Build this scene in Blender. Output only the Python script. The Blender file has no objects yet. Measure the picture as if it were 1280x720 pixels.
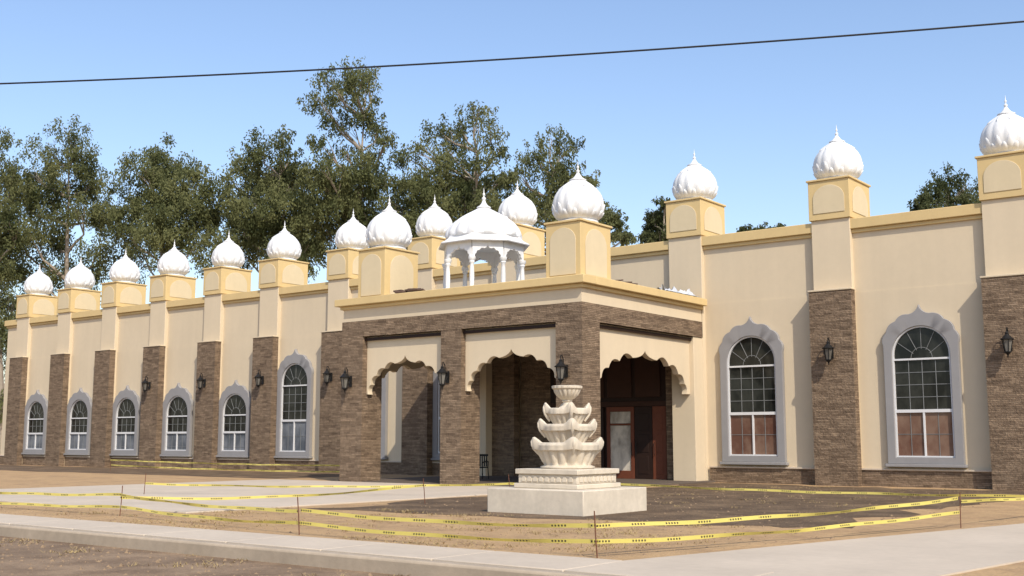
import bpy, bmesh, math, random
from mathutils import Vector, Matrix, noise
random.seed(7)
R = math.radians; PI = math.pi
sc = bpy.context.scene; col = sc.collection
# ------------------------------------------------------------------ camera model
F = 1419.0; TH = R(7.63); YAW = R(37.5)
CAM = Vector((19.59, -29.09, 1.5))
RT = Vector((math.cos(YAW), math.sin(YAW), 0)); FW = Vector((-math.sin(YAW), math.cos(YAW), 0))
def P(px, py, Y):
    a = (px-640)/F; b = (360-py)/F
    k = Y/(math.cos(TH)-b*math.sin(TH))
    return CAM + RT*(a*k) + FW*Y + Vector((0, 0, (math.sin(TH)+b*math.cos(TH))*k))
cd = bpy.data.cameras.new('camera'); co = bpy.data.objects.new('camera', cd); col.objects.link(co)
cd.sensor_width = 36; cd.lens = F/1280*36; cd.clip_end = 3000
co.location = CAM; co.rotation_euler = (PI/2+TH, 0, YAW); sc.camera = co
# ------------------------------------------------------------------ light
sd = Vector((-1.0, .60, -1.12)).normalized()      # midday sun from the right front
EL = math.asin(-sd.z)
sl = bpy.data.lights.new('sun', 'SUN'); so = bpy.data.objects.new('sun', sl); col.objects.link(so)
sl.energy = 4.5; sl.angle = R(.5); sl.color = (1, .92, .79)
so.rotation_euler = sd.to_track_quat('-Z', 'Y').to_euler()
w = bpy.data.worlds.new('World'); sc.world = w; w.use_nodes = True
wn = w.node_tree.nodes; bg = wn['Background']
sk = wn.new('ShaderNodeTexSky'); sk.sky_type = 'NISHITA'; sk.sun_disc = False
sk.sun_elevation = EL; sk.sun_rotation = math.atan2(-sd.x, -sd.y); sk.air_density = 1.25; sk.dust_density = 1.3; sk.ozone_density = 2.2
gm = wn.new('ShaderNodeVectorMath'); gm.operation = 'MULTIPLY'; gm.inputs[1].default_value = (1.42, 1.40, 1.50)
w.node_tree.links.new(sk.outputs[0], gm.inputs[0]); w.node_tree.links.new(gm.outputs[0], bg.inputs[0]); bg.inputs[1].default_value = .135
sc.view_settings.view_transform = 'Standard'; sc.view_settings.look = 'None'; sc.view_settings.exposure = 0
# ------------------------------------------------------------------ materials
def newmat(name):
    m = bpy.data.materials.new(name); m.use_nodes = True
    t = m.node_tree
    return m, t.nodes, t.links, t.nodes['Principled BSDF']
def N(n, typ, **kw):
    o = n.new(typ)
    for k, v in kw.items(): setattr(o, k, v)
    return o
def noise_node(n, l, vec, scale, detail=5, rough=.6):
    t = N(n, 'ShaderNodeTexNoise'); t.inputs['Scale'].default_value = scale
    t.inputs['Detail'].default_value = detail; t.inputs['Roughness'].default_value = rough
    l.new(vec, t.inputs['Vector']); return t.outputs['Fac']
def mth(n, l, op, a, b=None, clamp=False):
    o = N(n, 'ShaderNodeMath', operation=op, use_clamp=clamp)
    for i, v in enumerate((a, b)):
        if v is None: continue
        if isinstance(v, (int, float)): o.inputs[i].default_value = v
        else: l.new(v, o.inputs[i])
    return o.outputs[0]
def mixc(n, l, fac, a, b):
    o = N(n, 'ShaderNodeMix', data_type='RGBA')
    if isinstance(fac, (int, float)): o.inputs[0].default_value = fac
    else: l.new(fac, o.inputs[0])
    for i, v in ((6, a), (7, b)):
        if isinstance(v, tuple): o.inputs[i].default_value = (*v, 1)
        else: l.new(v, o.inputs[i])
    return o.outputs[2]
def mat(name, c, rough=.85, var=.12, scale=4, stain=.12, sscale=.5, streak=0, bump=.2, bscale=40, bdist=.01, spec=.25, metal=0, c2=None, c2scale=1, c2lo=.45, c2hi=.6):
    m, n, l, b = newmat(name)
    g = N(n, 'ShaderNodeNewGeometry'); pos = g.outputs['Position']
    v = mth(n, l, 'MULTIPLY_ADD', noise_node(n, l, pos, scale), 2*var); 
    v.node.inputs[2].default_value = 1-var
    s = mth(n, l, 'MULTIPLY_ADD', noise_node(n, l, pos, sscale), 2*stain); s.node.inputs[2].default_value = 1-stain
    v = mth(n, l, 'MULTIPLY', v, s)
    if streak:
        mp = N(n, 'ShaderNodeMapping'); mp.inputs['Scale'].default_value = (1, 1, .08); l.new(pos, mp.inputs[0])
        k = mth(n, l, 'MULTIPLY_ADD', noise_node(n, l, mp.outputs[0], 2.2), 2*streak); k.node.inputs[2].default_value = 1-streak
        v = mth(n, l, 'MULTIPLY', v, k)
    vm = N(n, 'ShaderNodeVectorMath', operation='SCALE'); vm.inputs[0].default_value = c
    if c2:
        mr = N(n, 'ShaderNodeMapRange'); mr.inputs[1].default_value = c2lo; mr.inputs[2].default_value = c2hi
        l.new(noise_node(n, l, pos, c2scale, 8, .65), mr.inputs[0])
        l.new(mixc(n, l, mr.outputs[0], c, c2), vm.inputs[0])
    l.new(v, vm.inputs['Scale']); l.new(vm.outputs[0], b.inputs['Base Color'])
    b.inputs['Roughness'].default_value = rough; b.inputs['Specular IOR Level'].default_value = spec; b.inputs['Metallic'].default_value = metal
    if bump:
        bn = N(n, 'ShaderNodeBump'); bn.inputs['Strength'].default_value = bump; bn.inputs['Distance'].default_value = bdist
        l.new(noise_node(n, l, pos, bscale, 6), bn.inputs['Height']); l.new(bn.outputs[0], b.inputs['Normal'])
    return m
def stone_mat(name, c1, c2):
    m, n, l, b = newmat(name)
    g = N(n, 'ShaderNodeNewGeometry'); pos = g.outputs['Position']
    sp = N(n, 'ShaderNodeSeparateXYZ'); l.new(pos, sp.inputs[0])
    u = mth(n, l, 'ADD', sp.outputs[0], sp.outputs[1])
    wob = mth(n, l, 'MULTIPLY', noise_node(n, l, pos, 2.5, 2), .05)
    cb = N(n, 'ShaderNodeCombineXYZ'); l.new(u, cb.inputs[0]); l.new(mth(n, l, 'ADD', sp.outputs[2], wob), cb.inputs[1])
    cols = []; facs = []
    for bw, rh, off, sq in ((.27, .055, .37, 1.7), (.46, .11, .23, .6)):
        t = N(n, 'ShaderNodeTexBrick'); t.offset = off; t.squash = sq; t.squash_frequency = 3
        t.inputs['Scale'].default_value = 1; t.inputs['Brick Width'].default_value = bw; t.inputs['Row Height'].default_value = rh
        t.inputs['Mortar Size'].default_value = .004; t.inputs['Mortar Smooth'].default_value = .5
        t.inputs['Color1'].default_value = (*c1, 1); t.inputs['Color2'].default_value = (*c2, 1); t.inputs['Mortar'].default_value = (.045, .034, .026, 1)
        l.new(cb.outputs[0], t.inputs['Vector']); cols.append(t.outputs['Color']); facs.append(t.outputs['Fac'])
    c = mixc(n, l, .45, cols[0], cols[1])
    v = mth(n, l, 'MULTIPLY_ADD', noise_node(n, l, pos, 7), .8); v.node.inputs[2].default_value = .6
    vm = N(n, 'ShaderNodeVectorMath', operation='SCALE'); l.new(c, vm.inputs[0]); l.new(v, vm.inputs['Scale'])
    l.new(vm.outputs[0], b.inputs['Base Color']); b.inputs['Roughness'].default_value = .9; b.inputs['Specular IOR Level'].default_value = .15
    h = mth(n, l, 'SUBTRACT', noise_node(n, l, cols[0], 3), facs[0])
    h = mth(n, l, 'ADD', h, noise_node(n, l, pos, 14))
    bn = N(n, 'ShaderNodeBump'); bn.inputs['Strength'].default_value = .9; bn.inputs['Distance'].default_value = .045
    l.new(h, bn.inputs['Height']); l.new(bn.outputs[0], b.inputs['Normal'])
    return m
M = {}
M['cream'] = mat('cream_stucco', (.60, .495, .345), var=.04, scale=5, stain=.08, sscale=.35, streak=.06, bump=.25, bscale=60)
M['yellow'] = mat('ochre_paint', (.60, .445, .215), var=.05, stain=.08, streak=.08, bump=.15)
M['niche'] = mat('pale_ochre_paint', (.60, .495, .32), var=.04, stain=.06, streak=.06, bump=.15)
M['stone'] = stone_mat('ledge_stone', (.125, .086, .057), (.30, .215, .142))
M['greytrim'] = mat('grey_trim_paint', (.265, .255, .25), var=.05, bump=.1)
M['white'] = mat('white_plaster', (.70, .70, .69), rough=.65, var=.07, stain=.11, streak=.08, bump=.18)
M['vinyl'] = mat('white_window_vinyl', (.64, .63, .62), rough=.4, var=.02, bump=0)
M['muntin'] = mat('window_grille', (.20, .205, .20), rough=.5, var=.02, bump=0)
M['fountain'] = mat('cast_stone', (.56, .49, .385), rough=.85, var=.14, scale=9, stain=.2, sscale=2.0, streak=.18, bump=.35, bscale=50)
M['concrete'] = mat('concrete', (.49, .41, .315), var=.1, scale=8, stain=.22, sscale=.6, bump=.2)
M['kerbconc'] = mat('kerb_concrete_shade', (.37, .30, .22), var=.2, scale=7, stain=.3, sscale=.8, bump=.3)  # darker than the sidewalk: shade of the kerb edge put into the colour
M['darkconc'] = mat('shaded_paving', (.11, .085, .066), var=.15, scale=6, stain=.2, bump=.2)  # concrete darkened in its colour to deepen the portico shade
M['asphalt'] = mat('road_dirt', (.165, .11, .066), var=.35, scale=14, stain=.25, sscale=.7, bump=.7, bscale=25, bdist=.03, c2=(.27, .187, .115), c2scale=.9, c2lo=.4, c2hi=.62)
M['dirt'] = mat('dry_dirt', (.42, .275, .14), var=.25, scale=10, stain=.2, sscale=.5, bump=.8, bscale=12, bdist=.05, c2=(.29, .185, .10), c2scale=1.3, c2lo=.47, c2hi=.7)
M['soil'] = mat('brown_soil', (.11, .073, .044), var=.35, scale=8, stain=.3, sscale=.6, bump=1, bscale=8, bdist=.1, c2=(.21, .142, .082), c2scale=.8, c2lo=.44, c2hi=.68)
M['black'] = mat('black_iron', (.018, .017, .016), rough=.5, var=.1, bump=.05, metal=.3)
M['cable'] = mat('black_cable', (.02, .02, .022), rough=.6, var=.05, bump=0)
M['wood'] = mat('dark_red_wood', (.15, .046, .023), rough=.5, var=.2, scale=6, bump=.1)
M['shadewood'] = mat('shade_darkened_wood', (.024, .011, .007), rough=.55, var=.25, bump=.1)  # wood colour lowered to near black to paint in the deep porch shadow
M['midwood'] = mat('brown_wood', (.045, .018, .010), rough=.55, var=.25, bump=.1)
M['rebar'] = mat('rusty_steel', (.14, .06, .035), rough=.8, var=.3, scale=30, bump=.3)
M['bark'] = mat('pale_bark', (.30, .25, .195), var=.3, scale=3, stain=.3, sscale=.6, bump=.5, bscale=10, bdist=.05)
M['tile'] = mat('clay_tile', (.10, .065, .05), var=.3, scale=8, bump=.3)
M['tarp'] = mat('pale_tarp', (.52, .55, .60), rough=.5, var=.12, bump=.1)
M['stonebit'] = mat('pebble', (.24, .165, .098), var=.4, scale=3, bump=.2)
M['drygrass'] = mat('dry_straw', (.35, .255, .115), var=.4, scale=3, bump=0)
M['rooffelt'] = mat('roof_felt', (.12, .11, .10), var=.2, bump=.3)
def glass_mat(name, c, c2, spec=.4):
    m, n, l, b = newmat(name)
    g = N(n, 'ShaderNodeNewGeometry')
    mp = N(n, 'ShaderNodeMapping'); mp.inputs['Scale'].default_value = (1, 1, .6); l.new(g.outputs['Position'], mp.inputs[0])
    mr = N(n, 'ShaderNodeMapRange'); mr.inputs[1].default_value = .4; mr.inputs[2].default_value = .62
    l.new(noise_node(n, l, mp.outputs[0], 1.7, 5), mr.inputs[0])
    l.new(mixc(n, l, mr.outputs[0], c, c2), b.inputs['Base Color'])
    b.inputs['Roughness'].default_value = .06; b.inputs['Specular IOR Level'].default_value = spec
    bn = N(n, 'ShaderNodeBump'); bn.inputs['Strength'].default_value = .05; bn.inputs['Distance'].default_value = .05
    l.new(noise_node(n, l, g.outputs['Position'], .8, 2), bn.inputs['Height']); l.new(bn.outputs[0], b.inputs['Normal'])
    return m
M['glass'] = glass_mat('window_glass', (.008, .009, .008), (.03, .031, .026), .25)
M['glass_low'] = glass_mat('curtained_glass', (.12, .058, .04), (.20, .125, .088), .3)
M['glass_blue'] = glass_mat('blue_grey_glass', (.085, .097, .112), (.17, .182, .20), .3)
M['glass_door'] = glass_mat('door_glass_reflection', (.28, .245, .205), (.62, .56, .47), .3)  # pale base colour paints the bright reflection in the door pane
M['lampglass'] = glass_mat('lantern_glass', (.10, .09, .075), (.16, .15, .13))
def leaf_mat(name, ca, cb):
    m, n, l, b = newmat(name)
    g = N(n, 'ShaderNodeNewGeometry')
    f = mth(n, l, 'MULTIPLY', noise_node(n, l, g.outputs['Position'], .45, 3), .8)
    f2 = mth(n, l, 'MULTIPLY', noise_node(n, l, g.outputs['Position'], 2.2, 2), .2)
    f = mth(n, l, 'ADD', f, f2)
    mr = N(n, 'ShaderNodeMapRange'); mr.inputs[1].default_value = .36; mr.inputs[2].default_value = .64; l.new(f, mr.inputs[0])
    c = mixc(n, l, mr.outputs[0], ca, cb); l.new(c, b.inputs['Base Color'])
    b.inputs['Roughness'].default_value = .65; b.inputs['Specular IOR Level'].default_value = .08
    tr = N(n, 'ShaderNodeBsdfTranslucent'); l.new(c, tr.inputs[0])
    mx = N(n, 'ShaderNodeMixShader'); mx.inputs[0].default_value = .48
    l.new(b.outputs[0], mx.inputs[1]); l.new(tr.outputs[0], mx.inputs[2]); l.new(mx.outputs[0], n['Material Output'].inputs[0])
    return m
M['leaf'] = leaf_mat('eucalyptus_leaf', (.09, .106, .043), (.225, .23, .10))
M['leaf2'] = leaf_mat('dark_leaf', (.055, .072, .03), (.14, .15, .065))
def tape_mat():
    m, n, l, b = newmat('caution_tape')
    uv = N(n, 'ShaderNodeUVMap'); sp = N(n, 'ShaderNodeSeparateXYZ'); l.new(uv.outputs[0], sp.inputs[0])
    u, v = sp.outputs[0], sp.outputs[1]
    fr = mth(n, l, 'FRACT', mth(n, l, 'MULTIPLY', u, 1.6))
    word = mth(n, l, 'LESS_THAN', fr, .42)
    lt = mth(n, l, 'FRACT', mth(n, l, 'MULTIPLY', u, 19)); let = mth(n, l, 'LESS_THAN', lt, .55)
    band = mth(n, l, 'MULTIPLY', mth(n, l, 'GREATER_THAN', v, .27), mth(n, l, 'LESS_THAN', v, .73))
    mk = mth(n, l, 'MULTIPLY', mth(n, l, 'MULTIPLY', word, let), band)
    c = mixc(n, l, mk, (.76, .64, .16), (.08, .065, .03)); l.new(c, b.inputs['Base Color']); b.inputs['Roughness'].default_value = .5
    tr = N(n, 'ShaderNodeBsdfTranslucent'); l.new(c, tr.inputs[0])
    mx = N(n, 'ShaderNodeMixShader'); mx.inputs[0].default_value = .35
    l.new(b.outputs[0], mx.inputs[1]); l.new(tr.outputs[0], mx.inputs[2]); l.new(mx.outputs[0], n['Material Output'].inputs[0])
    return m
M['tape'] = tape_mat()
# ------------------------------------------------------------------ mesh helpers
class MB:
    def __init__(s): s.bm = bmesh.new()
    def box(s, x0, y0, z0, x1, y1, z1):
        v = [s.bm.verts.new(p) for p in ((x0,y0,z0),(x1,y0,z0),(x1,y1,z0),(x0,y1,z0),(x0,y0,z1),(x1,y0,z1),(x1,y1,z1),(x0,y1,z1))]
        for f in ((0,3,2,1),(4,5,6,7),(0,1,5,4),(1,2,6,5),(2,3,7,6),(3,0,4,7)): s.bm.faces.new([v[i] for i in f])
        return v
    def rbox(s, c, size, rot):
        v = s.box(*[-q/2 for q in size], *[q/2 for q in size])
        mx = Matrix.Translation(c) @ rot.to_matrix().to_4x4()
        for q in v: q.co = mx @ q.co
    def prism(s, pts, fm, t):
        a = [s.bm.verts.new(fm(u, v, 0)) for u, v in pts]; b = [s.bm.verts.new(fm(u, v, t)) for u, v in pts]
        s.bm.faces.new(a); s.bm.faces.new(b[::-1]); n = len(pts)
        for i in range(n): s.bm.faces.new((a[i], b[i], b[(i+1) % n], a[(i+1) % n]))
    def ring(s, outer, inner, fm, t):
        bm = bmesh.new(); es = []
        for lp in (outer, inner):
            vs = [bm.verts.new((u, v, 0)) for u, v in lp]
            for i in range(len(vs)): es.append(bm.edges.new((vs[i], vs[(i+1) % len(vs)])))
        bmesh.ops.triangle_fill(bm, edges=es, use_beauty=True)
        tris = [[(v.co.x, v.co.y) for v in f.verts] for f in bm.faces]; bm.free()
        A = {}; B = {}
        def key(p): return (round(p[0], 5), round(p[1], 5))
        def gv(D, p, tt):
            k = key(p)
            if k not in D: D[k] = s.bm.verts.new(fm(p[0], p[1], tt))
            return D[k]
        for tri in tris:
            s.bm.faces.new([gv(A, p, 0) for p in tri]); s.bm.faces.new([gv(B, p, t) for p in tri[::-1]])
        for lp in (outer, inner):
            n = len(lp)
            for i in range(n):
                p, q = lp[i], lp[(i+1) % n]
                s.bm.faces.new((gv(A, p, 0), gv(B, p, t), gv(B, q, t), gv(A, q, 0)))
    def rows(s, n, cnt, fn):
        rs = [[s.bm.verts.new(fn(i, 2*PI*k/n)) for k in range(n)] for i in range(cnt)]
        for a, b in zip(rs, rs[1:]):
            for i in range(n): s.bm.faces.new((a[i], a[(i+1) % n], b[(i+1) % n], b[i])).smooth = True
        s.bm.faces.new(rs[0][::-1]); s.bm.faces.new(rs[-1])
    def lathe(s, prof, n=32, c=(0,0,0), lobes=0):
        def fn(i, ph):
            pr = prof[i]; a = pr[2] if len(pr) > 2 else 0
            k = 1 + (a*((abs(math.cos(lobes*ph/2))-.5)*2) if lobes else 0); r = max(pr[0], .0008)*k
            return (c[0]+r*math.cos(ph), c[1]+r*math.sin(ph), c[2]+pr[1])
        s.rows(n, len(prof), fn)
    def tube(s, pts, rad, n=8):
        pts = [Vector(p) for p in pts]; rows = []
        if not isinstance(rad, (list, tuple)): rad = [rad]*len(pts)
        for i, p in enumerate(pts):
            d = (pts[min(i+1, len(pts)-1)]-pts[max(i-1, 0)]).normalized()
            a = d.orthogonal().normalized() if i == 0 else (pa - d*pa.dot(d)).normalized()
            pa = a; b = d.cross(a)
            rows.append([s.bm.verts.new(p + (a*math.cos(2*PI*k/n)+b*math.sin(2*PI*k/n))*rad[i]) for k in range(n)])
        for a, b in zip(rows, rows[1:]):
            for i in range(n): s.bm.faces.new((a[i], a[(i+1) % n], b[(i+1) % n], b[i])).smooth = True
        s.bm.faces.new(rows[0][::-1]); s.bm.faces.new(rows[-1])
    def build(s, name, m, parent=None, bevel=0, loc=None, sharp=35):
        bmesh.ops.recalc_face_normals(s.bm, faces=s.bm.faces[:])
        me = bpy.data.meshes.new(name); s.bm.to_mesh(me); s.bm.free()
        me.set_sharp_from_angle(angle=R(sharp))
        me.materials.append(M[m])
        o = bpy.data.objects.new(name, me); col.objects.link(o)
        if parent: o.parent = parent
        if loc: o.location = loc
        if bevel:
            b = o.modifiers.new('bevel', 'BEVEL'); b.width = bevel; b.segments = 2; b.limit_method = 'ANGLE'; b.angle_limit = R(50)
        return o
def tag(o, label=None, cat=None, group=None, kind=None):
    for k, v in (('label', label), ('category', cat), ('group', group), ('kind', kind)):
        if v: o[k] = v
    return o
def empty(name, loc, rz=0):
    o = bpy.data.objects.new(name, None); col.objects.link(o); o.location = loc; o.rotation_euler.z = rz; o.empty_display_size = .2
    return o
def copy_tree(o, parent=None):
    c = o.copy(); col.objects.link(c)
    if parent: c.parent = parent
    for ch in list(o.children): copy_tree(ch, c)
    return c
def one(name, m, parent, *boxes, bevel=0):
    b = MB()
    for x in boxes: b.box(*x)
    return b.build(name, m, parent, bevel)
def foil(hw, H, n, bulge=.2, tip=.16, k=6, amax=74):
    Hb = H*(1-tip)
    cp = [(hw*math.cos(R(amax*i/n)), Hb*math.sin(R(amax*i/n))) for i in range(n+1)]
    pts = []
    for a, b in zip(cp, cp[1:]):
        dx, dz = b[0]-a[0], b[1]-a[1]; ch = math.hypot(dx, dz); nx, nz = dz/ch, -dx/ch
        for j in range(k):
            t = j/k; q = bulge*ch*4*t*(1-t)
            pts.append((a[0]+dx*t+nx*q, a[1]+dz*t+nz*q))
    a = cp[-1]; c = (.05*hw, Hb*1.0)
    for j in range(k):
        t = j/k
        pts.append(((1-t)**2*a[0]+2*t*(1-t)*c[0], (1-t)**2*a[1]+2*t*(1-t)*c[1]+t*t*H))
    pts.append((0, H))
    return pts + [(-x, z) for x, z in reversed(pts[:-1])]      # right spring -> apex -> left spring
# ------------------------------------------------------------------ ground
tag(one('ground', 'asphalt', None, (-900, -900, -.5, 900, 900, -.17)), kind='structure')
tag(one('lot_ground', 'dirt', None, (-160, -16.92, -.4, 70, 160, 0)), kind='structure')
b = MB(); x = -90.0
while x < 45:
    b.box(x, -18.22, -.3, x+1.98, -16.93, .035); x += 2
tag(b.build('sidewalk', 'concrete', None, .012), kind='structure')
tag(one('kerb', 'kerbconc', None, (-90, -18.43, -.4, 45, -18.245, .02), bevel=.035), kind='structure')
b = MB(); 
for i in range(5):
    for j in range(5):
        b.box(-14+i*2.76, -14.3+j*2.87, -.2, -14+i*2.76+2.745, -14.3+j*2.87+2.855, .03)
tag(b.build('driveway', 'concrete', None, .01), kind='structure')
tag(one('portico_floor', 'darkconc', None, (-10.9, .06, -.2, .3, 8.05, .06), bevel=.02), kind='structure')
b = MB(); b.prism([(11.9,-16.92),(12.9,-12.6),(14.5,-6),(15.2,7.4),(18,7.4),(17.2,-6),(16,-12.6),(15.4,-16.92)], lambda u, v, t: (u, v, t), .02)
tag(b.build('path', 'concrete'), kind='structure')
def blob(x0, y0, x1, y1, amp, n=22):
    pts = []
    for (ax, ay), (bx_, by_) in zip(((x0,y0),(x1,y0),(x1,y1),(x0,y1)), ((x1,y0),(x1,y1),(x0,y1),(x0,y0))):
        for i in range(n):
            t = i/n; px, py = ax+(bx_-ax)*t, ay+(by_-ay)*t
            pts.append((px+amp*noise.noise((px*.6, py*.6, 3)), py+amp*noise.noise((px*.6, py*.6, 9))))
    return pts
b = MB(); b.prism(blob(.5, -11.0, 11.6, 7.0, 1.2), lambda u, v, t: (u, v, .002+t), .004)
tag(b.build('planting_bed', 'soil'), kind='structure')
b = MB(); b.prism(blob(-60, 1.0, -15, 7.3, .5), lambda u, v, t: (u, v, .002+t), .004)
tag(b.build('side_bed', 'soil'), kind='structure')
# ------------------------------------------------------------------ temple building
B = empty('temple_building', (0, 0, 0))
tag(B, 'cream and brown stone temple building with white onion domes and an arched entrance portico', 'building')
X0, X1, YF, YB = -49.0, 24.0, 8.1, 21.0
one('wall', 'cream', B, (X0, YF, -.3, X1, YB, 6.44))
one('upper_wall', 'cream', B, (X0+.02, YF+.02, 6.441, X1-.02, YB-.02, 8.5))
b = MB()
for z0, z1, o in ((8.47, 8.60, .06), (8.601, 8.95, .16)):
    b.box(X0-o, YF-o, z0, X1+o, YF+.35, z1); b.box(X0-o, YB-.35, z0, X1+o, YB+o, z1)
    b.box(X0-o, YF+.351, z0, X0+.35, YB-.351, z1); b.box(X1-.35, YF+.351, z0, X1+o, YB-.351, z1)
b.build('parapet_cornice', 'yellow', B, .02)
PC = [-46.9, -42.3, -37.7, -33.1, -28.4, -24.0, -19.1, -13.9, -9.2, -.69, 4.95, 10.6, 16.3, 22.0]
b = MB(); b.box(X0+.1, 8.0, -.2, -10.0, 8.098, .52); b.box(.1, 8.0, -.2, X1-.1, 8.098, .52)
b.build('wainscot', 'stone', B)
b = MB(); b.box(X0+.1, 7.96, .521, -10.0, 8.098, .58); b.box(.1, 7.96, .521, X1-.1, 8.098, .58)
b.build('wainscot_cap', 'concrete', B, .01)
# dome
DP = [(.56,0),(.64,.03),(.64,.08),(.56,.11),(.61,.15,.008),(.70,.22,.015),(.765,.33,.018),(.80,.46,.02),(.815,.60,.02),(.80,.74,.02),(.76,.88,.02),(.685,1.02,.02),(.58,1.15,.02),(.455,1.26,.02),(.335,1.345,.015),(.24,1.41,.01),(.27,1.425),(.27,1.455),(.16,1.51),(.10,1.59),(.05,1.67)]
def dr(z):
    for a, c in zip(DP, DP[1:]):
        if a[1] <= z <= c[1]: return a[0]+(c[0]-a[0])*(z-a[1])/max(1e-6, c[1]-a[1])
    return .1
def dome_mb():
    b = MB(); b.lathe(DP, 112, lobes=14)
    for ring, (z0, hh, wd, cnt, ph0, off, up) in enumerate(((.14, .48, .15, 14, 0, 0, 1), (.11, .28, .13, 14, PI/14, .010, 1), (1.40, .28, .10, 10, 0, .012, -1))):
        for k in range(cnt):
            ph = ph0+2*PI*k/cnt; rows = []
            for j in range(8):
                t = j/7; z = z0+up*hh*t; wv = wd*math.sqrt(max(0, 1-t**2.4)); r = dr(z)+off
                da = wv/max(r, .1)
                rows.append([b.bm.verts.new((r*(1+e)*math.cos(ph+s*da), r*(1+e)*math.sin(ph+s*da), z)) for s, e in ((-1,-.03),(-.7,.02),(0,.042+.015*t),(.7,.02),(1,-.03))])
            for p, q in zip(rows, rows[1:]):
                for i in range(4): b.bm.faces.new((p[i], p[i+1], q[i+1], q[i])).smooth = True
    return b
def finial_mb():
    b = MB(); b.lathe([(.025,1.65),(.05,1.70),(.06,1.74),(.045,1.77),(.02,1.79),(.02,1.83),(.036,1.86),(.033,1.89),(.013,1.92),(.01,2.0),(.0,2.08)], 16); return b
def arch_pts(hw, z0, z1, n=14):
    return [(-hw, z0), (hw, z0)] + [(hw*math.cos(PI*i/n), z1-hw*.85+hw*.85*math.sin(PI*i/n)) for i in range(n+1)]
def make_turret(h, W=1.38, D=1.72, ds=1.0, bz=0.0):
    b = MB(); x, y = W/2, D/2
    b.box(-x, -y, bz, x, y, h); b.box(-x-.05, -y-.05, h+.001, x+.05, y+.05, h+.07)
    t = b.build('turret', 'yellow', B, .012)
    for fm, hw in ((lambda u, v, q: (u, -y-.001-q*.02, v), x-.17), (lambda u, v, q: (x+.001+q*.02, u, v), y-.26), (lambda u, v, q: (-x-.001-q*.02, u, v), y-.26)):
        p = MB(); p.prism(arch_pts(hw, bz+.22, h-.16), fm, 1); p.build('niche_panel', 'niche', t, .008)
    d = dome_mb().build('dome', 'white', t, 0, None, 60); f = finial_mb().build('finial', 'white', t)
    for q in (d, f): q.location = (0, 0, h+.071); q.scale = (ds, ds, ds)
    return t
tA = make_turret(2.1, 1.34, 1.76, 1.02, .2); tA.location = (-.75, .95, 6.25)
tB = copy_tree(tA, B); tB.location = (-9.2, .95, 6.25)
tM = make_turret(1.36, 1.46, 1.95, 1.02)
for i, x in enumerate(PC):
    t = tM if i == 0 else copy_tree(tM, B)
    t.location = (x, 8.80, 9.0); t.rotation_euler.z = 0
    for ch in t.children:
        if ch.name.startswith('dome'): ch.rotation_euler.z = random.random()
    p = one('pilaster', 'cream', B, (x-.68, 7.90, 0, x+.68, 8.4, 8.999), bevel=.01)
    if i == 9:
        one('stone_cladding', 'stone', p, (x-.74, 7.6, -.1, -.97, 7.95, 5.04)); continue
    top = 6.5
    q = one('stone_cladding', 'stone', p, (x-.74, 7.6, -.1, x+.74, 7.95, top))
    one('cladding_cap', 'cream', q, (x-.77, 7.57, top+.001, x+.77, 7.96, top+.06), bevel=.01)
# windows
def arc(hw, z0, zs, n=20): return [(-hw, z0), (hw, z0)] + [(hw*math.cos(PI*i/n), zs+hw*math.sin(PI*i/n)) for i in range(n+1)]
def fy(y): return lambda u, v, t: (u, y-t, v)
def make_window(low, drop=0.0):
    zs = 4.24-drop; zb = 4.07-drop; zm = 2.38-drop*.4      # spring, arch bar, middle bar
    b = MB(); b.ring(arc(.93, .95, zs), arc(.88, 1.0, zs), fy(-.02), .09)
    b.box(-.89, -.10, zb, .89, -.025, zb+.06); b.box(-.89, -.105, zm, .89, -.025, zm+.10); b.box(-.028, -.10, .99, .028, -.025, zm+.01)
    o = b.build('window', 'vinyl', B)
    s = MB(); top = foil(1.2, 1.32, 3, .17, .2)
    s.ring([(-1.2, .74), (1.2, .74)] + [(u, v+4.55-drop) for u, v in top], arc(.931, .94, zs), fy(-.001), .17); s.build('surround', 'greytrim', o, .012)
    one('sill', 'greytrim', o, (-1.27, -.24, .64, 1.27, -.002, .739), bevel=.015)
    g = MB(); g.prism(arc(.90, zm+.02, zs), fy(-.03), .012); g.build('pane', 'glass', o)
    g = MB(); g.prism([(-.90, .97), (.90, .97), (.90, zm+.02), (-.90, zm+.02)], fy(-.032), .012); g.build('lower_pane', low, o)
    g = MB()
    for k in (-.43, 0, .43): g.box(k-.009, -.06, zm+.10, k+.009, -.044, zb+.01)
    nr = 4 if drop == 0 else 2
    for k in range(1, nr): q = zm+.10+(zb-zm-.10)*k/nr; g.box(-.88, -.058, q-.009, .88, -.0445, q+.009)
    for a in (30, 60, 90, 120, 150):
        c, s_ = math.cos(R(a)), math.sin(R(a)); g.tube([(0.3*c, -.05, zb+.06+.3*s_), (.88*c, -.05, zs-.02+.88*s_)], .009, 6)
    g.tube([(.34*math.cos(PI*i/10), -.05, zb+.07+.34*math.sin(PI*i/10)) for i in range(11)], .009, 6)
    for s_ in (-.44, .44): g.box(s_-.008, -.058, 1.0, s_+.008, -.045, zm+.01)
    g.box(-.88, -.057, zm-.70, .88, -.0455, zm-.685)
    g.build('grille', 'muntin', o)
    return o
WR = make_window('glass_low'); WL = make_window('glass_blue'); WS = make_window('glass_blue', 1.35); used = set()
for i in range(len(PC)-1):
    if i == 8: continue
    src = WR if i >= 9 else (WS if i <= 4 else WL)
    o = copy_tree(src, B) if src in used else src
    used.add(src)
    o.location = (1.82 if i == 9 else ((PC[i]+PC[i+1])/2 if i > 9 else PC[i]+.74+1.22), YF-.001, 0)
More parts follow.
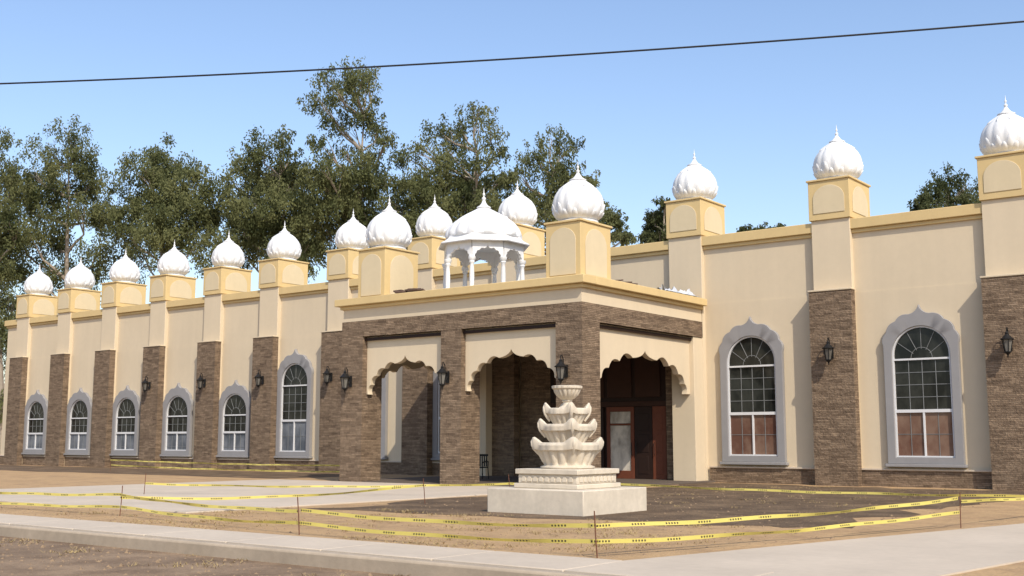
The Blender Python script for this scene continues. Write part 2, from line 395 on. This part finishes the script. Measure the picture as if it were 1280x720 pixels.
# ---- portico
PL, PD = -10.57, 8.1
for x0, x1 in ((PL, -9.5), (-5.78, -4.88), (-1.0, 0.0)):
    one('portico_pillar', 'stone', B, (x0, 0, 0, x1, 1.0, 5.2))
one('portico_pier', 'cream', B, (-.95, 7.2, 0, -.03, 8.09, 5.2), bevel=.01)
one('portico_pier', 'cream', B, (PL+.03, 7.2, 0, -9.6, 8.09, 5.2), bevel=.01)
b = MB()
for x0, x1, y0, y1 in ((PL-.005, .005, -.005, .6), (-.6, .005, .601, 7.84), (PL-.005, PL+.6, .601, 7.84)): b.box(x0, y0, 5.201, x1, y1, 5.77)
b.build('stone_band', 'stone', B)
b = MB()
for x0, x1, y0, y1 in ((PL+.03, -.03, .03, .6), (-.6, -.03, .601, 7.85), (PL+.03, PL+.6, .601, 7.85)): b.box(x0, y0, 5.771, x1, y1, 6.26)
b.build('portico_fascia', 'cream', B)
b = MB()
for z0, z1, o in ((6.22, 6.34, .07), (6.341, 6.6, .22)):
    b.box(PL-o, -o, z0, o, .5, z1); b.box(-.5, .501, z0, o, 7.855, z1); b.box(PL-o, .501, z0, PL+.5, 7.855, z1)
b.build('portico_cornice', 'yellow', B, .02)
one('portico_ceiling', 'shadewood', B, (PL+.1, .1, 5.05, -.1, 8.05, 5.15))  # near-black ceiling colour carries the interior shade, not a wood finish
one('portico_roof', 'rooffelt', B, (PL+.2, .2, 6.1, -.2, 8.05, 6.24))
def arch_panel(W, hw, zb, H, n, fm, th=.22):
    p = [(-W, 5.199), (-W, zb)] + [(u, v+zb) for u, v in reversed(foil(hw, H, n, .24, .17))] + [(W, zb), (W, 5.199)]
    b = MB(); b.prism(p, fm, th); return b.build('arch_panel', 'cream', B, .012)
arch_panel(1.86, 1.74, 3.12, 1.32, 4, lambda u, v, t: (-7.64+u, .22+t, v))
arch_panel(1.94, 1.82, 3.12, 1.32, 4, lambda u, v, t: (-2.94+u, .22+t, v))
arch_panel(3.1, 2.85, 3.12, 1.36, 4, lambda u, v, t: (-.2-t, 4.1+u, v))
arch_panel(3.1, 2.85, 3.12, 1.36, 4, lambda u, v, t: (PL+.2+t, 4.1+u, v))
# entry wall and doors
one('entry_cladding', 'stone', B, (-8.4, 7.95, .0, -6.9, 8.098, 5.05))
one('entry_panel', 'shadewood', B, (-6.899, 7.95, 0, -1.44, 8.098, 5.05))
def make_door(x0, x1, zt, m='wood', glass=True, hs=1):
    b = MB(); 
    if glass:
        b.box(x0, 7.86, .06, x0+.15, 7.949, zt); b.box(x1-.15, 7.86, .06, x1, 7.949, zt); b.box(x0+.151, 7.86, zt-.18, x1-.151, 7.949, zt); b.box(x0+.151, 7.86, .06, x1-.151, 7.949, .36); b.box(x0+.151, 7.865, 2.05, x1-.151, 7.949, 2.13)
    else:
        b.box(x0, 7.87, .06, x1, 7.949, zt)
        for k in range(3): b.box(x0+.15, 7.855, .25+k*.8, x1-.15, 7.871, .9+k*.8)
    d = b.build('door', m, B, .008)
    if glass: one('door_pane', 'glass_door', d, (x0+.14, 7.90, .35, x1-.14, 7.92, zt-.17))
    h = MB(); hx = x1-.09 if hs > 0 else x0+.09; h.tube([(hx, 7.85, .95), (hx, 7.80, .97), (hx, 7.80, 1.38), (hx, 7.85, 1.4)], .014); h.build('door_handle', 'black', d)
for a in ((-6.78, -5.68, 2.75, 'shadewood', False, -1), (-5.5, -4.35, 2.75, 'shadewood', False, 1), (-4.2, -2.98, 2.75, 'wood', True, 1), (-2.96, -2.2, 2.75, 'shadewood', False, -1), (-2.18, -1.6, 2.75, 'wood', False, -1)): make_door(*a)  # dark leaf right of the glazed door stands in for an unlit open doorway
one('door_lintel', 'midwood', B, (-6.8, 7.84, 2.76, -1.55, 7.949, 2.95), bevel=.01)
b = MB()
for x0 in (-6.7, -5.45, -4.2, -2.95): b.box(x0, 7.90, 3.1, x0+1.1, 7.949, 4.7)
b.build('transom_panel', 'midwood', B, .03)
# ------------------------------------------------------------------ roof pavilion (octagonal)
K = empty('roof_pavilion', (-5.5, 1.95, 6.25)); tag(K, 'white open pavilion with slender columns and ribbed round dome standing on the portico roof', 'pavilion')
def octr(ph):
    q = ((ph-PI/8) % (PI/4)) - PI/8
    return math.cos(PI/8)/math.cos(q)
b = MB()
PB = [(1.58,0),(1.58,.16),(1.50,.17),(1.50,.26)]
b.rows(64, 4, lambda i, ph: (PB[i][0]*octr(ph)*math.cos(ph), PB[i][0]*octr(ph)*math.sin(ph), PB[i][1])); b.build('base', 'white', K)
CR = 1.42
for k in range(8):
    a = PI/8+k*PI/4
    c = MB(); c.lathe([(.13,0),(.13,.06),(.09,.10),(.105,.18),(.07,.25),(.088,.55),(.072,.88),(.066,1.0),(.10,1.06),(.085,1.10),(.13,1.17),(.13,1.25)], 16, (CR*math.cos(a), CR*math.sin(a), .26)); c.build('column', 'white', K)
for k in range(8):
    a = k*PI/4; d = CR*math.cos(PI/8); ca, sa = math.cos(a), math.sin(a); W2 = CR*math.sin(PI/8)-.01
    fm = lambda u, v, t: ((d+.05-t)*ca-u*sa, (d+.05-t)*sa+u*ca, v)
    pts = [(-W2, 1.49)] + [(u, 1.49+v) for u, v in reversed(foil(.435, .44, 3, .27, .26, 4))] + [(W2, 1.49), (W2, 2.12), (-W2, 2.12)]
    b = MB(); b.prism(pts, fm, .10); b.build('arcade_panel', 'white', K)
RW = [(1.38,2.10),(1.68,2.04),(1.70,2.07),(1.65,2.11),(1.53,2.17),(1.43,2.24),(1.38,2.32),(1.35,2.36),(1.345,2.43),(1.32,2.54),(1.26,2.67),(1.16,2.81),(1.02,2.95),(.84,3.09),(.63,3.22),(.43,3.33),(.29,3.41),(.22,3.45),(.26,3.48),(.25,3.51),(.16,3.56),(.09,3.65),(.05,3.76)]
def pav(i, ph):
    r, z = RW[i]; r *= octr(ph) if i < 7 else 1
    if 8 <= i <= 16: r *= 1+.034*((abs(math.cos(8*ph))-.5)*2)
    return (r*math.cos(ph), r*math.sin(ph), z)
b = MB(); b.rows(128, len(RW), pav); b.build('dome', 'white', K, 0, None, 50)
f = finial_mb().build('finial', 'white', K); f.location = (0, 0, 1.74); f.scale = (1.3, 1.3, 1.2)
# ------------------------------------------------------------------ lanterns
def make_lantern():
    r = empty('wall_lantern', (0, 0, 0))
    b = MB(); b.box(-.07, -.03, -.2, .07, -.001, .2); b.tube([(0,-.03,.02),(0,-.1,-.1),(0,-.17,-.02),(0,-.15,.22),(0,-.17,.40),(0,-.24,.50),(0,-.31,.48),(0,-.3,.40)], .018); b.build('bracket', 'black', r)
    c = MB()
    for k in range(6):
        a = k*PI/3; c.tube([(.09*math.cos(a), -.3+.09*math.sin(a), -.25), (.165*math.cos(a), -.3+.165*math.sin(a), .12)], .012, 6)
    c.lathe([(.0,-.44),(.02,-.40),(.025,-.36),(.06,-.31),(.11,-.27),(.11,-.24)], 6, (0,-.3,0)); c.build('cage', 'black', r)
    g = MB(); g.lathe([(.083,-.24),(.15,.115)], 6, (0,-.3,0)); g.build('lamp_glass', 'lampglass', r)
    t = MB(); t.lathe([(.2,.12),(.205,.145),(.16,.18),(.09,.25),(.05,.30),(.06,.33),(.03,.37),(.0,.42)], 12, (0,-.3,0)); t.build('cap', 'black', r)
    return r
L0 = make_lantern()
LS = [(-.6, -.007, 3.62, 'black carriage lantern on the front of the stone corner pillar behind the fountain'),
      (-5.45, -.002, 3.6, 'black carriage lantern on the middle stone pillar between the two front arches'),
      (-10.08, -.002, 3.6, 'black carriage lantern on the leftmost stone pillar of the portico'),
      (-19.1, 7.598, 4.4, 'black lantern on the stone pilaster just left of the portico'),
      (-23.9, 7.598, 4.4, 'black lantern on the second stone pilaster left of the portico'),
      (-28.4, 7.598, 4.4, 'black lantern on the third stone pilaster left of the portico'),
      (-33.1, 7.598, 4.4, 'black lantern on the fourth stone pilaster left of the portico'),
      (4.95, 7.598, 4.4, 'black lantern on the stone pilaster right of the grey trimmed right window'),
      (10.6, 7.598, 4.4, 'black lantern on the rightmost stone pilaster in view')]
for i, (x, y, z, lb) in enumerate(LS):
    o = L0 if i == 0 else copy_tree(L0)
    o.location = (x, y, z); tag(o, lb, 'lantern', 'black lanterns on pillars')
    o.scale = (.98, .98, .98)
# ------------------------------------------------------------------ fountain
Fo = empty('fountain', (5.60, -8.91, 0)); tag(Fo, 'four tiered off white cast stone fountain on a square stepped plinth', 'fountain')
one('plinth', 'fountain', Fo, (-1.22, -1.22, -.05, 1.22, 1.22, .5), bevel=.02)
one('step', 'fountain', Fo, (-.82, -.82, .501, .82, .82, .60), (-.75, -.75, .601, .75, .75, .79), (-.80, -.80, .791, .80, .80, .90), bevel=.015)
b = MB()
for k in range(9):
    u = -.6+k*.15
    for fm in (lambda u_, v, t: (u+u_, -.751-t, v), lambda u_, v, t: (.751+t, u+u_, v), lambda u_, v, t: (-.751-t, u+u_, v)):
        b.prism([(-.055,.64),(.055,.64),(.055,.70),(.03,.74),(0,.755),(-.03,.74),(-.055,.70)], fm, .018)
b.build('frieze', 'fountain', Fo, .004)
def tier(z0, z1, rb, rw, rt):       # base radius, waist radius, rim radius
    h = z1-z0
    q = [(rb*.96,0,0,0,0),(rb,.03,0,0,0),(rb,.08,0,.01,0),(rw,.13,.02,.01,0),(rw*1.0,.21,.05,.02,0)]
    for t in (.1,.3,.5,.7,.88,1.0):
        q.append((rw+(rt*.91-rw)*(t**1.0), .21+.48*t, .075*(1-t*.5), .02+.10*t, .03*t))
    q += [(rt*.985,.69,.01,.14,.03),(rt,.71,.01,.14,.05),(rt*1.02,.89,.01,.14,.09),(rt*.99,.97,.01,.14,.11),(rt*.93,1.0,.01,.14,.11),(rt*.86,.93,.01,.08,.04),(rt*.6,.84,0,0,0),(rt*.3,.82,0,0,0)]
    return [(r, z0+h*z, a, c, l) for r, z, a, c, l in q]
tiers = [('lower_bowl', tier(.90, 1.45, .58, .49, .665)), ('middle_bowl', tier(1.36, 1.84, .44, .365, .54)), ('upper_bowl', tier(1.75, 2.18, .345, .285, .435)),
         ('urn', [(.20,2.08,0,0,0),(.22,2.16,0,0,0),(.17,2.20,0,0,0),(.10,2.24,0,0,0),(.085,2.30,0,0,0),(.115,2.33,0,0,0),(.10,2.35,0,0,0),(.16,2.39,.05,0,0),(.225,2.45,.07,0,0),(.265,2.52,.07,0,0),(.285,2.57,.04,0,0),(.325,2.605,.02,0,0),(.33,2.65,.02,0,0),(.29,2.66,.02,0,0),(.2,2.58,0,0,0),(.05,2.55,0,0,0)])]
for nm, pr in tiers:
    def bf(i, ph):
        r, z, a, c, lf = pr[i]; c4 = math.cos(4*(ph-PI/4)); pk = max(0, c4)**2.4
        rr = r*(1+a*((abs(math.cos(8*ph))-.5)*2)+c*(pk*1.0-.2*(1-pk)))
        return (rr*math.cos(ph), rr*math.sin(ph), z+lf*1.1*pk)
    b = MB(); b.rows(128, len(pr), bf)
    o = b.build(nm, 'fountain', Fo, 0, None, 28)
    if nm != 'urn':
        r = max(q[0] for q in pr)*1.10; zr = max(q[1] for q in pr)-.03
        s = MB()
        s.tube([(r*.78, 0, zr-.25), (r*.87, 0, zr-.18), (r*.96, 0, zr-.10), (r*1.01, 0, zr-.02), (r*1.03, 0, zr+.05), (r*1.01, 0, zr+.10)], [.022,.032,.04,.04,.03,.014], 8)
        s0_ = s.build('scroll_ornament', 'fountain', o)
        for k in range(4):
            q = s0_ if k == 0 else s0_.copy()
            if k: col.objects.link(q)
            q.rotation_euler.z = PI/4+PI/2*k
# ------------------------------------------------------------------ chair
Ch = empty('armchair', (-7.5, 4.2, .06), R(12)); tag(Ch, 'small black armchair on the shaded portico floor beside an entrance pillar', 'chair')
b = MB(); b.box(-.25, -.24, .41, .25, .24, .45); b.build('seat', 'black', Ch, .01)
b = MB()
for k in range(5): b.box(-.2+k*.09, .225, .46, -.15+k*.09, .25, .86)
b.box(-.25, .22, .84, .25, .255, .92); b.build('backrest', 'black', Ch, .006)
for sx in (-1, 1):
    b = MB(); b.tube([(sx*.26, -.24, .62), (sx*.27, 0, .64), (sx*.26, .24, .64)], .022); b.build('armrest', 'black', Ch)
    for y in (-.23, .23):
        b = MB(); b.tube([(sx*.27, y*1.1, 0), (sx*.25, y, .42), (sx*.26, y, .63)], .02); b.build('leg', 'black', Ch)
# ------------------------------------------------------------------ roof clutter
b = MB()
for k in range(16):
    b.rbox(Vector((-8.0+random.random()*1.2, .16+random.random()*.3, 6.63+random.random()*.16)), (.42, .25, .05), Matrix.Rotation(random.uniform(-.5, .5), 3, 'Z').to_quaternion() @ Matrix.Rotation(random.uniform(-.25, .25), 3, 'X').to_quaternion())
tag(b.build('tile_pile', 'tile'), 'low pile of dark clay roof tiles on the cornice between turret and pavilion', 'tiles')
b = MB()
for k in range(8):
    b.rbox(Vector((-.35+random.random()*.4, 2.2+random.random()*1.0, 6.62+random.random()*.07)), (.25, .42, .04), Matrix.Rotation(random.uniform(-.5, .5), 3, 'Z').to_quaternion() @ Matrix.Rotation(random.uniform(-.25, .25), 3, 'X').to_quaternion())
tag(b.build('tile_pile', 'tile'), 'few dark clay roof tiles lying right of the corner turret', 'tiles')
def sheet(name, x0, y0, w_, d_, z, h, m, label):
    b = MB(); n = 14; g = []
    for i in range(n+1):
        g.append([b.bm.verts.new((x0+w_*i/n+.05*noise.noise((i*.7, j*.7, 1)), y0+d_*j/n, z+.02+h*abs(noise.noise((i*.35, j*.3, x0)))*math.sin(PI*min(1, (i+.5)/n))*1.6)) for j in range(n+1)])
    for i in range(n):
        for j in range(n): b.bm.faces.new((g[i][j], g[i+1][j], g[i+1][j+1], g[i][j+1]))
    return tag(b.build(name, m), label, 'tarp')
sheet('tarp', -.75, 5.5, .9, 2.0, 6.62, .36, 'tarp', 'low pale blue and white tarp on the portico roof edge by the right turret')
# ------------------------------------------------------------------ stakes and caution tape
ST = {'front_right': (11.4, -16.62, 'rusty stake at the sidewalk edge right of the fountain holding caution tape'),
      'front_left': (5.65, -16.5, 'rusty stake at the sidewalk edge left of the fountain holding caution tape'),
      'path': (13.6, -8.6, 'thin stake where the caution tape bends along the concrete path'),
      'path_end': (14.75, .5, 'thin stake far back along the right concrete path'),
      'drive': (1.35, -8.7, 'thin stake left of the fountain beside the driveway holding caution tape'),
      'corner': (-.6, -15.6, 'thin stake at the driveway corner beside the dirt strip'),
      'portico': (.75, -4.6, 'thin stake beside the driveway nearest the portico corner'),
      'left': (-7.6, -10.2, 'thin stake standing on the left driveway holding a single tape'),
      'bed': (1.9, -2.4, 'thin stake in dark soil behind the fountain holding the far tape'),
      'bed_right': (13.9, -2.4, 'thin stake beside the path at the right end of the far tape'),
      'far_right': (-12.6, 3.2, 'far thin stake just left of the portico pillar'),
      'far_left': (-30, 3.4, 'far thin stake before the left windows'),
      'road_left': (-9, -15.7, 'thin stake at the left end of the sidewalk tape')}
b = MB(); b.tube([(0,0,-.2),(0.004,0,.3),(0,.006,.60)], .009, 6)
s0 = b.build('stake', 'rebar'); k0 = True
for k, (x, y, lb) in ST.items():
    o = s0 if k0 else s0.copy()
    if not k0: col.objects.link(o)
    k0 = False
    o.location = (x, y, 0); o.rotation_euler = (random.uniform(-.07, .07), random.uniform(-.07, .07), random.random()*6); tag(o, lb, 'stake', 'stakes holding caution tape')
def tape(a, za, c, zc, sag, label):
    bm = bmesh.new(); uv = bm.loops.layers.uv.new('UVMap')
    p = Vector((ST[a][0], ST[a][1], za)); q = Vector((ST[c][0], ST[c][1], zc)); L = (q-p).length; n = max(12, int(L*6))
    d = (q-p); nrm = Vector((-d.y, d.x, 0)).normalized(); rows = []; ph = random.random()*9
    for i in range(n+1):
        t = i/n; c_ = p+d*t; c_.z -= sag*4*t*(1-t); c_ += nrm*.03*math.sin(t*7+ph); c_.z += .008*math.sin(t*L*2.3+ph)
        tw = (.5*math.sin(t*L*.9+ph)+.3*math.sin(t*L*2.1+2*ph))*min(1, 6*t, 6*(1-t)); hw = .028
        h = Vector((0, 0, hw*math.cos(tw)))+nrm*hw*math.sin(tw)
        rows.append((bm.verts.new(c_-h), bm.verts.new(c_+h), t*L))
    for r0, r1 in zip(rows, rows[1:]):
        f = bm.faces.new((r0[0], r1[0], r1[1], r0[1])); f.smooth = True
        for lp, (u, v) in zip(f.loops, ((r0[2],0),(r1[2],0),(r1[2],1),(r0[2],1))): lp[uv].uv = (u, v)
    me = bpy.data.meshes.new('caution_tape'); bm.to_mesh(me); bm.free(); me.materials.append(M['tape'])
    o = bpy.data.objects.new('caution_tape', me); col.objects.link(o); tag(o, label, 'tape', 'yellow caution tapes')
tape('front_left', .38, 'front_right', .40, .05, 'upper yellow caution tape stretched in front of the fountain along the sidewalk')
tape('front_left', .18, 'front_right', .20, .05, 'lower yellow caution tape stretched in front of the fountain along the sidewalk')
tape('front_right', .40, 'path', .50, .06, 'upper yellow caution tape running back along the right concrete path')
tape('front_right', .20, 'path', .26, .06, 'lower yellow caution tape running back along the right concrete path')
tape('path', .46, 'path_end', .42, .06, 'yellow caution tape along the far half of the right concrete path')
tape('corner', .42, 'front_left', .38, .06, 'upper yellow caution tape left of the left sidewalk stake')
tape('corner', .18, 'front_left', .18, .05, 'lower yellow caution tape left of the left sidewalk stake')
tape('corner', .36, 'drive', .45, .12, 'yellow caution tape sagging along the driveway edge left of the fountain')
tape('left', .32, 'portico', .34, .08, 'yellow caution tape crossing the driveway before the portico')
tape('bed', .34, 'bed_right', .30, .07, 'yellow caution tape low over the dark soil below the right window')
tape('portico', .34, 'bed', .34, .04, 'short yellow caution tape behind the fountain before the corner pillar')
tape('far_left', .30, 'far_right', .25, .06, 'lower far yellow caution tape before the left windows')
tape('far_left', .55, 'far_right', .50, .06, 'upper far yellow caution tape before the left windows')
tape('road_left', .38, 'corner', .42, .06, 'upper yellow caution tape along the sidewalk at far left of the driveway')
tape('road_left', .16, 'corner', .18, .06, 'lower yellow caution tape along the sidewalk at far left of the driveway')
# ------------------------------------------------------------------ overhead cable
a = P(-260, 112, 25); c = P(1500, 8, 20); pts = []
for i in range(61):
    t = i/60; p = a.lerp(c, t); p.z -= .25*4*t*(1-t); pts.append(p)
b = MB(); b.tube(pts, .02, 8); tag(b.build('overhead_cable', 'cable'), 'thin black overhead cable sagging slightly across the blue sky', 'cable')
# ------------------------------------------------------------------ trees
def tree(base_px, Y, clumps, label, leaf='leaf', dens=1.0, name='eucalyptus_tree', trunk_r=.42, dz=3.0, ls=1.0):
    rnd = random.Random(int(base_px*7+Y))
    base = P(base_px, 560, Y); base.z = 0
    T = empty(name, base); tag(T, label, 'tree', 'trees behind the temple')
    fill = []
    for i, a in enumerate(clumps):
        for c in clumps[i+1:]:
            dd = math.hypot(a[0]-c[0], a[1]-c[1])
            if dd < 46 and rnd.random() < (.10 if min(a[1], c[1]) < 195 else .46): fill.append(((a[0]+c[0])/2+rnd.uniform(-6,6), (a[1]+c[1])/2+rnd.uniform(-6,6), (a[2]+c[2])*.42))
    C = []
    for k, (px, py, r) in enumerate(clumps+fill):
        yy = Y+rnd.uniform(-dz, dz); C.append((P(px, py, yy)-base, r*yy/1431, k < len(clumps), py < 215))
    top = max(C, key=lambda q: q[0].z)[0]*.97
    mid = Vector((top.x*.35, top.y*.35, top.z*.45))
    spine = []
    for i in range(13):
        t = i/12; p = (1-t)**2*Vector((0,0,-.3))+2*t*(1-t)*mid+t*t*top
        p += Vector((noise.noise((t*3, base_px, 0)), noise.noise((t*3, 0, base_px)), 0))*.5*t
        spine.append(p)
    b = MB(); b.tube(spine, [trunk_r*(1-i/12*.95) for i in range(13)], 9)
    for c, r, main, hi in C:
        if not main: continue
        cand = [p for p in spine if p.z < c.z-1.2] or spine[:2]
        s = min(cand, key=lambda p: (p-c).length + .5*abs(p.z-(c.z-3.5)))
        m_ = s.lerp(c, .55)+Vector((rnd.uniform(-.5,.5), rnd.uniform(-.5,.5), -.3))
        rr = max(.05, min(trunk_r*.34, .034*(c-s).length))
        b.tube([s, s.lerp(m_, .5)+Vector((0,0,.1)), m_, m_.lerp(c, .6)+Vector((0,0,.15)), c+Vector((0,0,r*.3))], [rr, rr*.8, rr*.55, rr*.3, .015], 6)
        for k in range(3):
            e = c+Vector((rnd.uniform(-1,1), rnd.uniform(-1,1), rnd.uniform(-.4,.8)))*r*.7
            b.tube([m_, m_.lerp(e, .5)+Vector((0,0,.15)), e], [rr*.35, rr*.2, .01], 5)
    b.build('trunk', 'bark', T)
    vs = []; fs = []
    for c, r, main, hi in C:
        for k in range(18):      # hanging sprays: each a narrow drooping tuft
            d = Vector((rnd.gauss(0,1), rnd.gauss(0,1), rnd.gauss(0,.8))).normalized()*r*(rnd.random()**.6)*1.22
            sc_, sr = c+d, r*rnd.uniform(.20, .41)
            for j in range(int((62 if hi else 88)*dens*max(.35, min(2.4, (sr/.55)**1.5)))):
                d = Vector((rnd.gauss(0,1), rnd.gauss(0,1), rnd.gauss(0,1))).normalized()*sr*rnd.random()**.42
                d.z = d.z*1.25 - (.4*sr if rnd.random() < .5 else 0)
                if rnd.random() < .16: d *= 1.5
                p = sc_+d
                ax = Vector((rnd.gauss(0,.5), rnd.gauss(0,.5), rnd.uniform(-1.4,-.1))).normalized()
                sd_ = ax.cross(Vector((rnd.gauss(0,1), rnd.gauss(0,1), rnd.gauss(0,.6)))).normalized()
                ln = rnd.uniform(.18, .36)*ls; wd = rnd.uniform(.038, .072)*ls
                i0 = len(vs); vs += [p, p+ax*ln*.45+sd_*wd, p+ax*ln, p+ax*ln*.45-sd_*wd]; fs.append((i0, i0+1, i0+2, i0+3))
    me = bpy.data.meshes.new('crown'); me.from_pydata(vs, [], fs); me.materials.append(M[leaf])
    o = bpy.data.objects.new('crown', me); col.objects.link(o); o.parent = T
E1 = [(437,90,24),(412,102,20),(458,98,18),(393,126,18),(428,118,22),(455,128,20),(440,152,20),(410,150,16),(470,160,18),(398,180,18),(430,188,24),(460,196,22),(484,172,13),(408,216,26),(443,232,28),(474,232,24),(398,258,30),(433,272,34),(463,268,30),(405,290,30),(450,300,32),(480,285,28),(420,245,28),(388,225,18)]
E0 = [(330,184,24),(352,174,16),(306,205,22),(290,232,26),(335,218,28),(363,225,22),(315,255,30),(350,258,30),(290,280,30),(330,296,34),(372,288,32),(362,198,16),(300,315,28),(360,320,28),(275,260,26),(385,310,28),(385,255,26),(378,228,18)]
E2 = [(600,140,18),(575,158,22),(612,162,20),(545,165,20),(522,183,20),(502,198,16),(560,193,26),(595,200,24),(626,190,14),(532,220,28),(570,235,30),(608,235,26),(500,235,26),(490,262,26),(540,265,32),(630,222,14),(580,270,34),(515,285,32),(552,296,32),(610,275,30),(500,305,28),(620,300,28),(640,270,20)]
E3 = [(690,178,20),(714,184,15),(666,195,19),(650,214,18),(685,213,25),(718,213,19),(740,226,12),(700,243,28),(735,250,19),(660,245,24),(760,268,14),(750,285,20),(690,275,30),(720,290,26),(775,290,11),(650,280,28),(785,298,10),(635,250,20),(640,300,26)]
E4 = [(830,252,10),(820,268,12),(841,272,10),(810,288,11),(830,290,14),(848,292,10),(815,302,14)]
E5 = [(930,288,9),(955,286,8),(974,283,7),(945,298,12),(925,300,10)]
E6 = [(225,205,24),(200,190,20),(180,215,24),(215,235,28),(250,240,22),(165,250,24),(195,265,30),(235,275,30),(155,285,24),(210,300,32),(250,305,28),(175,315,30),(265,275,22),(200,220,26)]
E7 = [(85,165,24),(60,185,24),(105,190,22),(40,215,26),(80,220,30),(120,225,24),(25,250,26),(65,260,30),(105,265,30),(140,270,20),(35,295,28),(80,305,32),(125,310,30),(10,300,26),(15,340,28),(60,345,28),(110,345,26)]
E8 = [(-5,180,26),(-25,210,28),(15,225,24),(-10,255,30),(20,280,22),(-20,300,30),(15,320,26),(-5,350,30),(20,380,26),(0,420,28),(-15,460,28),(25,450,20),(20,500,22),(-10,510,26)]
E9 = [(1185,225,18),(1165,238,16),(1210,236,18),(1195,250,22),(1160,260,18),(1230,255,18),(1145,262,12),(1200,275,22)]
tree(428, 84, E1, 'tallest eucalyptus behind the temple with airy crown and pale trunk', dens=.95)
tree(325, 86, E0, 'broad eucalyptus behind the left turrets beside the tallest tree', dens=1.05)
tree(560, 86, E2, 'leaning eucalyptus behind the white roof pavilion with open crown', dens=1.0)
tree(700, 88, E3, 'dense eucalyptus behind the corner turret dome', dens=1.05)
tree(826, 90, E4, 'small dark tree rising behind the parapet left of the right turret', 'leaf2', name='background_tree', trunk_r=.25, dz=1.5)
tree(948, 95, E5, 'low tree tips above the parapet right of the right turret', 'leaf2', name='background_tree', trunk_r=.25, dz=1.5)
tree(205, 88, E6, 'round topped eucalyptus behind the far left end of the temple', dens=1.05, trunk_r=.34)
tree(80, 92, E7, 'tall spreading eucalyptus at the far left beyond the temple', dens=.95)
tree(0, 90, E8, 'leafy eucalyptus at the left edge reaching low beside the temple end', dens=1.0)
tree(1190, 90, E9, 'single rounded tree behind the parapet at far right', 'leaf2', name='background_tree', trunk_r=.25, dz=1.5)
# ------------------------------------------------------------------ gravel and weeds (uncountable)
rnd = random.Random(3); b = MB()
def on_path(x, y): return x > 11.6+(y+16.8)*.25-.1 and x < 18.5
def stone_at(x, y, s, z=0):
    vs = [b.bm.verts.new((x+dx*s*rnd.uniform(.6,1.3), y+dy*s*rnd.uniform(.6,1.3), z+dz_*s*rnd.uniform(.4,.9))) for dx, dy, dz_ in ((1,0,0),(0,1,0),(-1,0,0),(0,-1,0),(0,0,1),(0,0,-1))]
    for i in range(4): b.bm.faces.new((vs[i], vs[(i+1)%4], vs[4])); b.bm.faces.new((vs[(i+1)%4], vs[i], vs[5]))
for k in range(5600):
    q = rnd.random()
    if q < .38: x, y, z = rnd.uniform(-12, 14), rnd.uniform(-16.8, -12), 0
    elif q < .70: x, y, z = rnd.uniform(.2, 12), rnd.uniform(-11.5, 6), 0
    else: x, y, z = rnd.uniform(-2, 18), rnd.uniform(-22, -18.55), -.17
    if abs(x-5.6) < 1.4 and abs(y+8.9) < 1.4: continue
    if -14.1 < x < -.1 and -14.4 < y < 0: continue
    if z == 0 and on_path(x, y): continue
    stone_at(x, y, .010+.035*rnd.random()**3, z)
tag(b.build('gravel', 'stonebit'), 'loose pebbles and clods scattered over dirt and road edge', 'gravel', kind='stuff')
vs = []; fs = []
for k in range(1000):
    q = rnd.random()
    if q < .7: x, y, z = rnd.uniform(-2, 12), rnd.uniform(-16.85, -10.8), 0
    elif q < .88: x, y, z = rnd.uniform(.4, 11), rnd.uniform(-6, 7), 0
    else: x, y, z = rnd.uniform(0, 12), rnd.uniform(-20, -18.5), -.17
    if noise.noise((x*.7, y*.7, 5)) < .0: continue
    if -14.1 < x < -.1 and -14.4 < y: continue
    if abs(x-5.6) < 1.4 and abs(y+8.9) < 1.4: continue
    if z == 0 and on_path(x, y): continue
    for j in range(14):
        a = rnd.random()*6.28; ln = rnd.uniform(.03, .09); fl = rnd.uniform(.4, 1.6); p = Vector((x+rnd.gauss(0,.08), y+rnd.gauss(0,.08), z+.006)); t = p+Vector((math.cos(a)*ln*fl, math.sin(a)*ln*fl, ln*.6)); s_ = Vector((-math.sin(a), math.cos(a), 0))*.006
        i0 = len(vs); vs += [p-s_, p+s_, t]; fs.append((i0, i0+1, i0+2))
me = bpy.data.meshes.new('dry_weeds'); me.from_pydata(vs, [], fs); me.materials.append(M['drygrass'])
o = bpy.data.objects.new('dry_weeds', me); col.objects.link(o); tag(o, 'short dry straw and weeds lying on the bare dirt', 'weeds', kind='stuff')
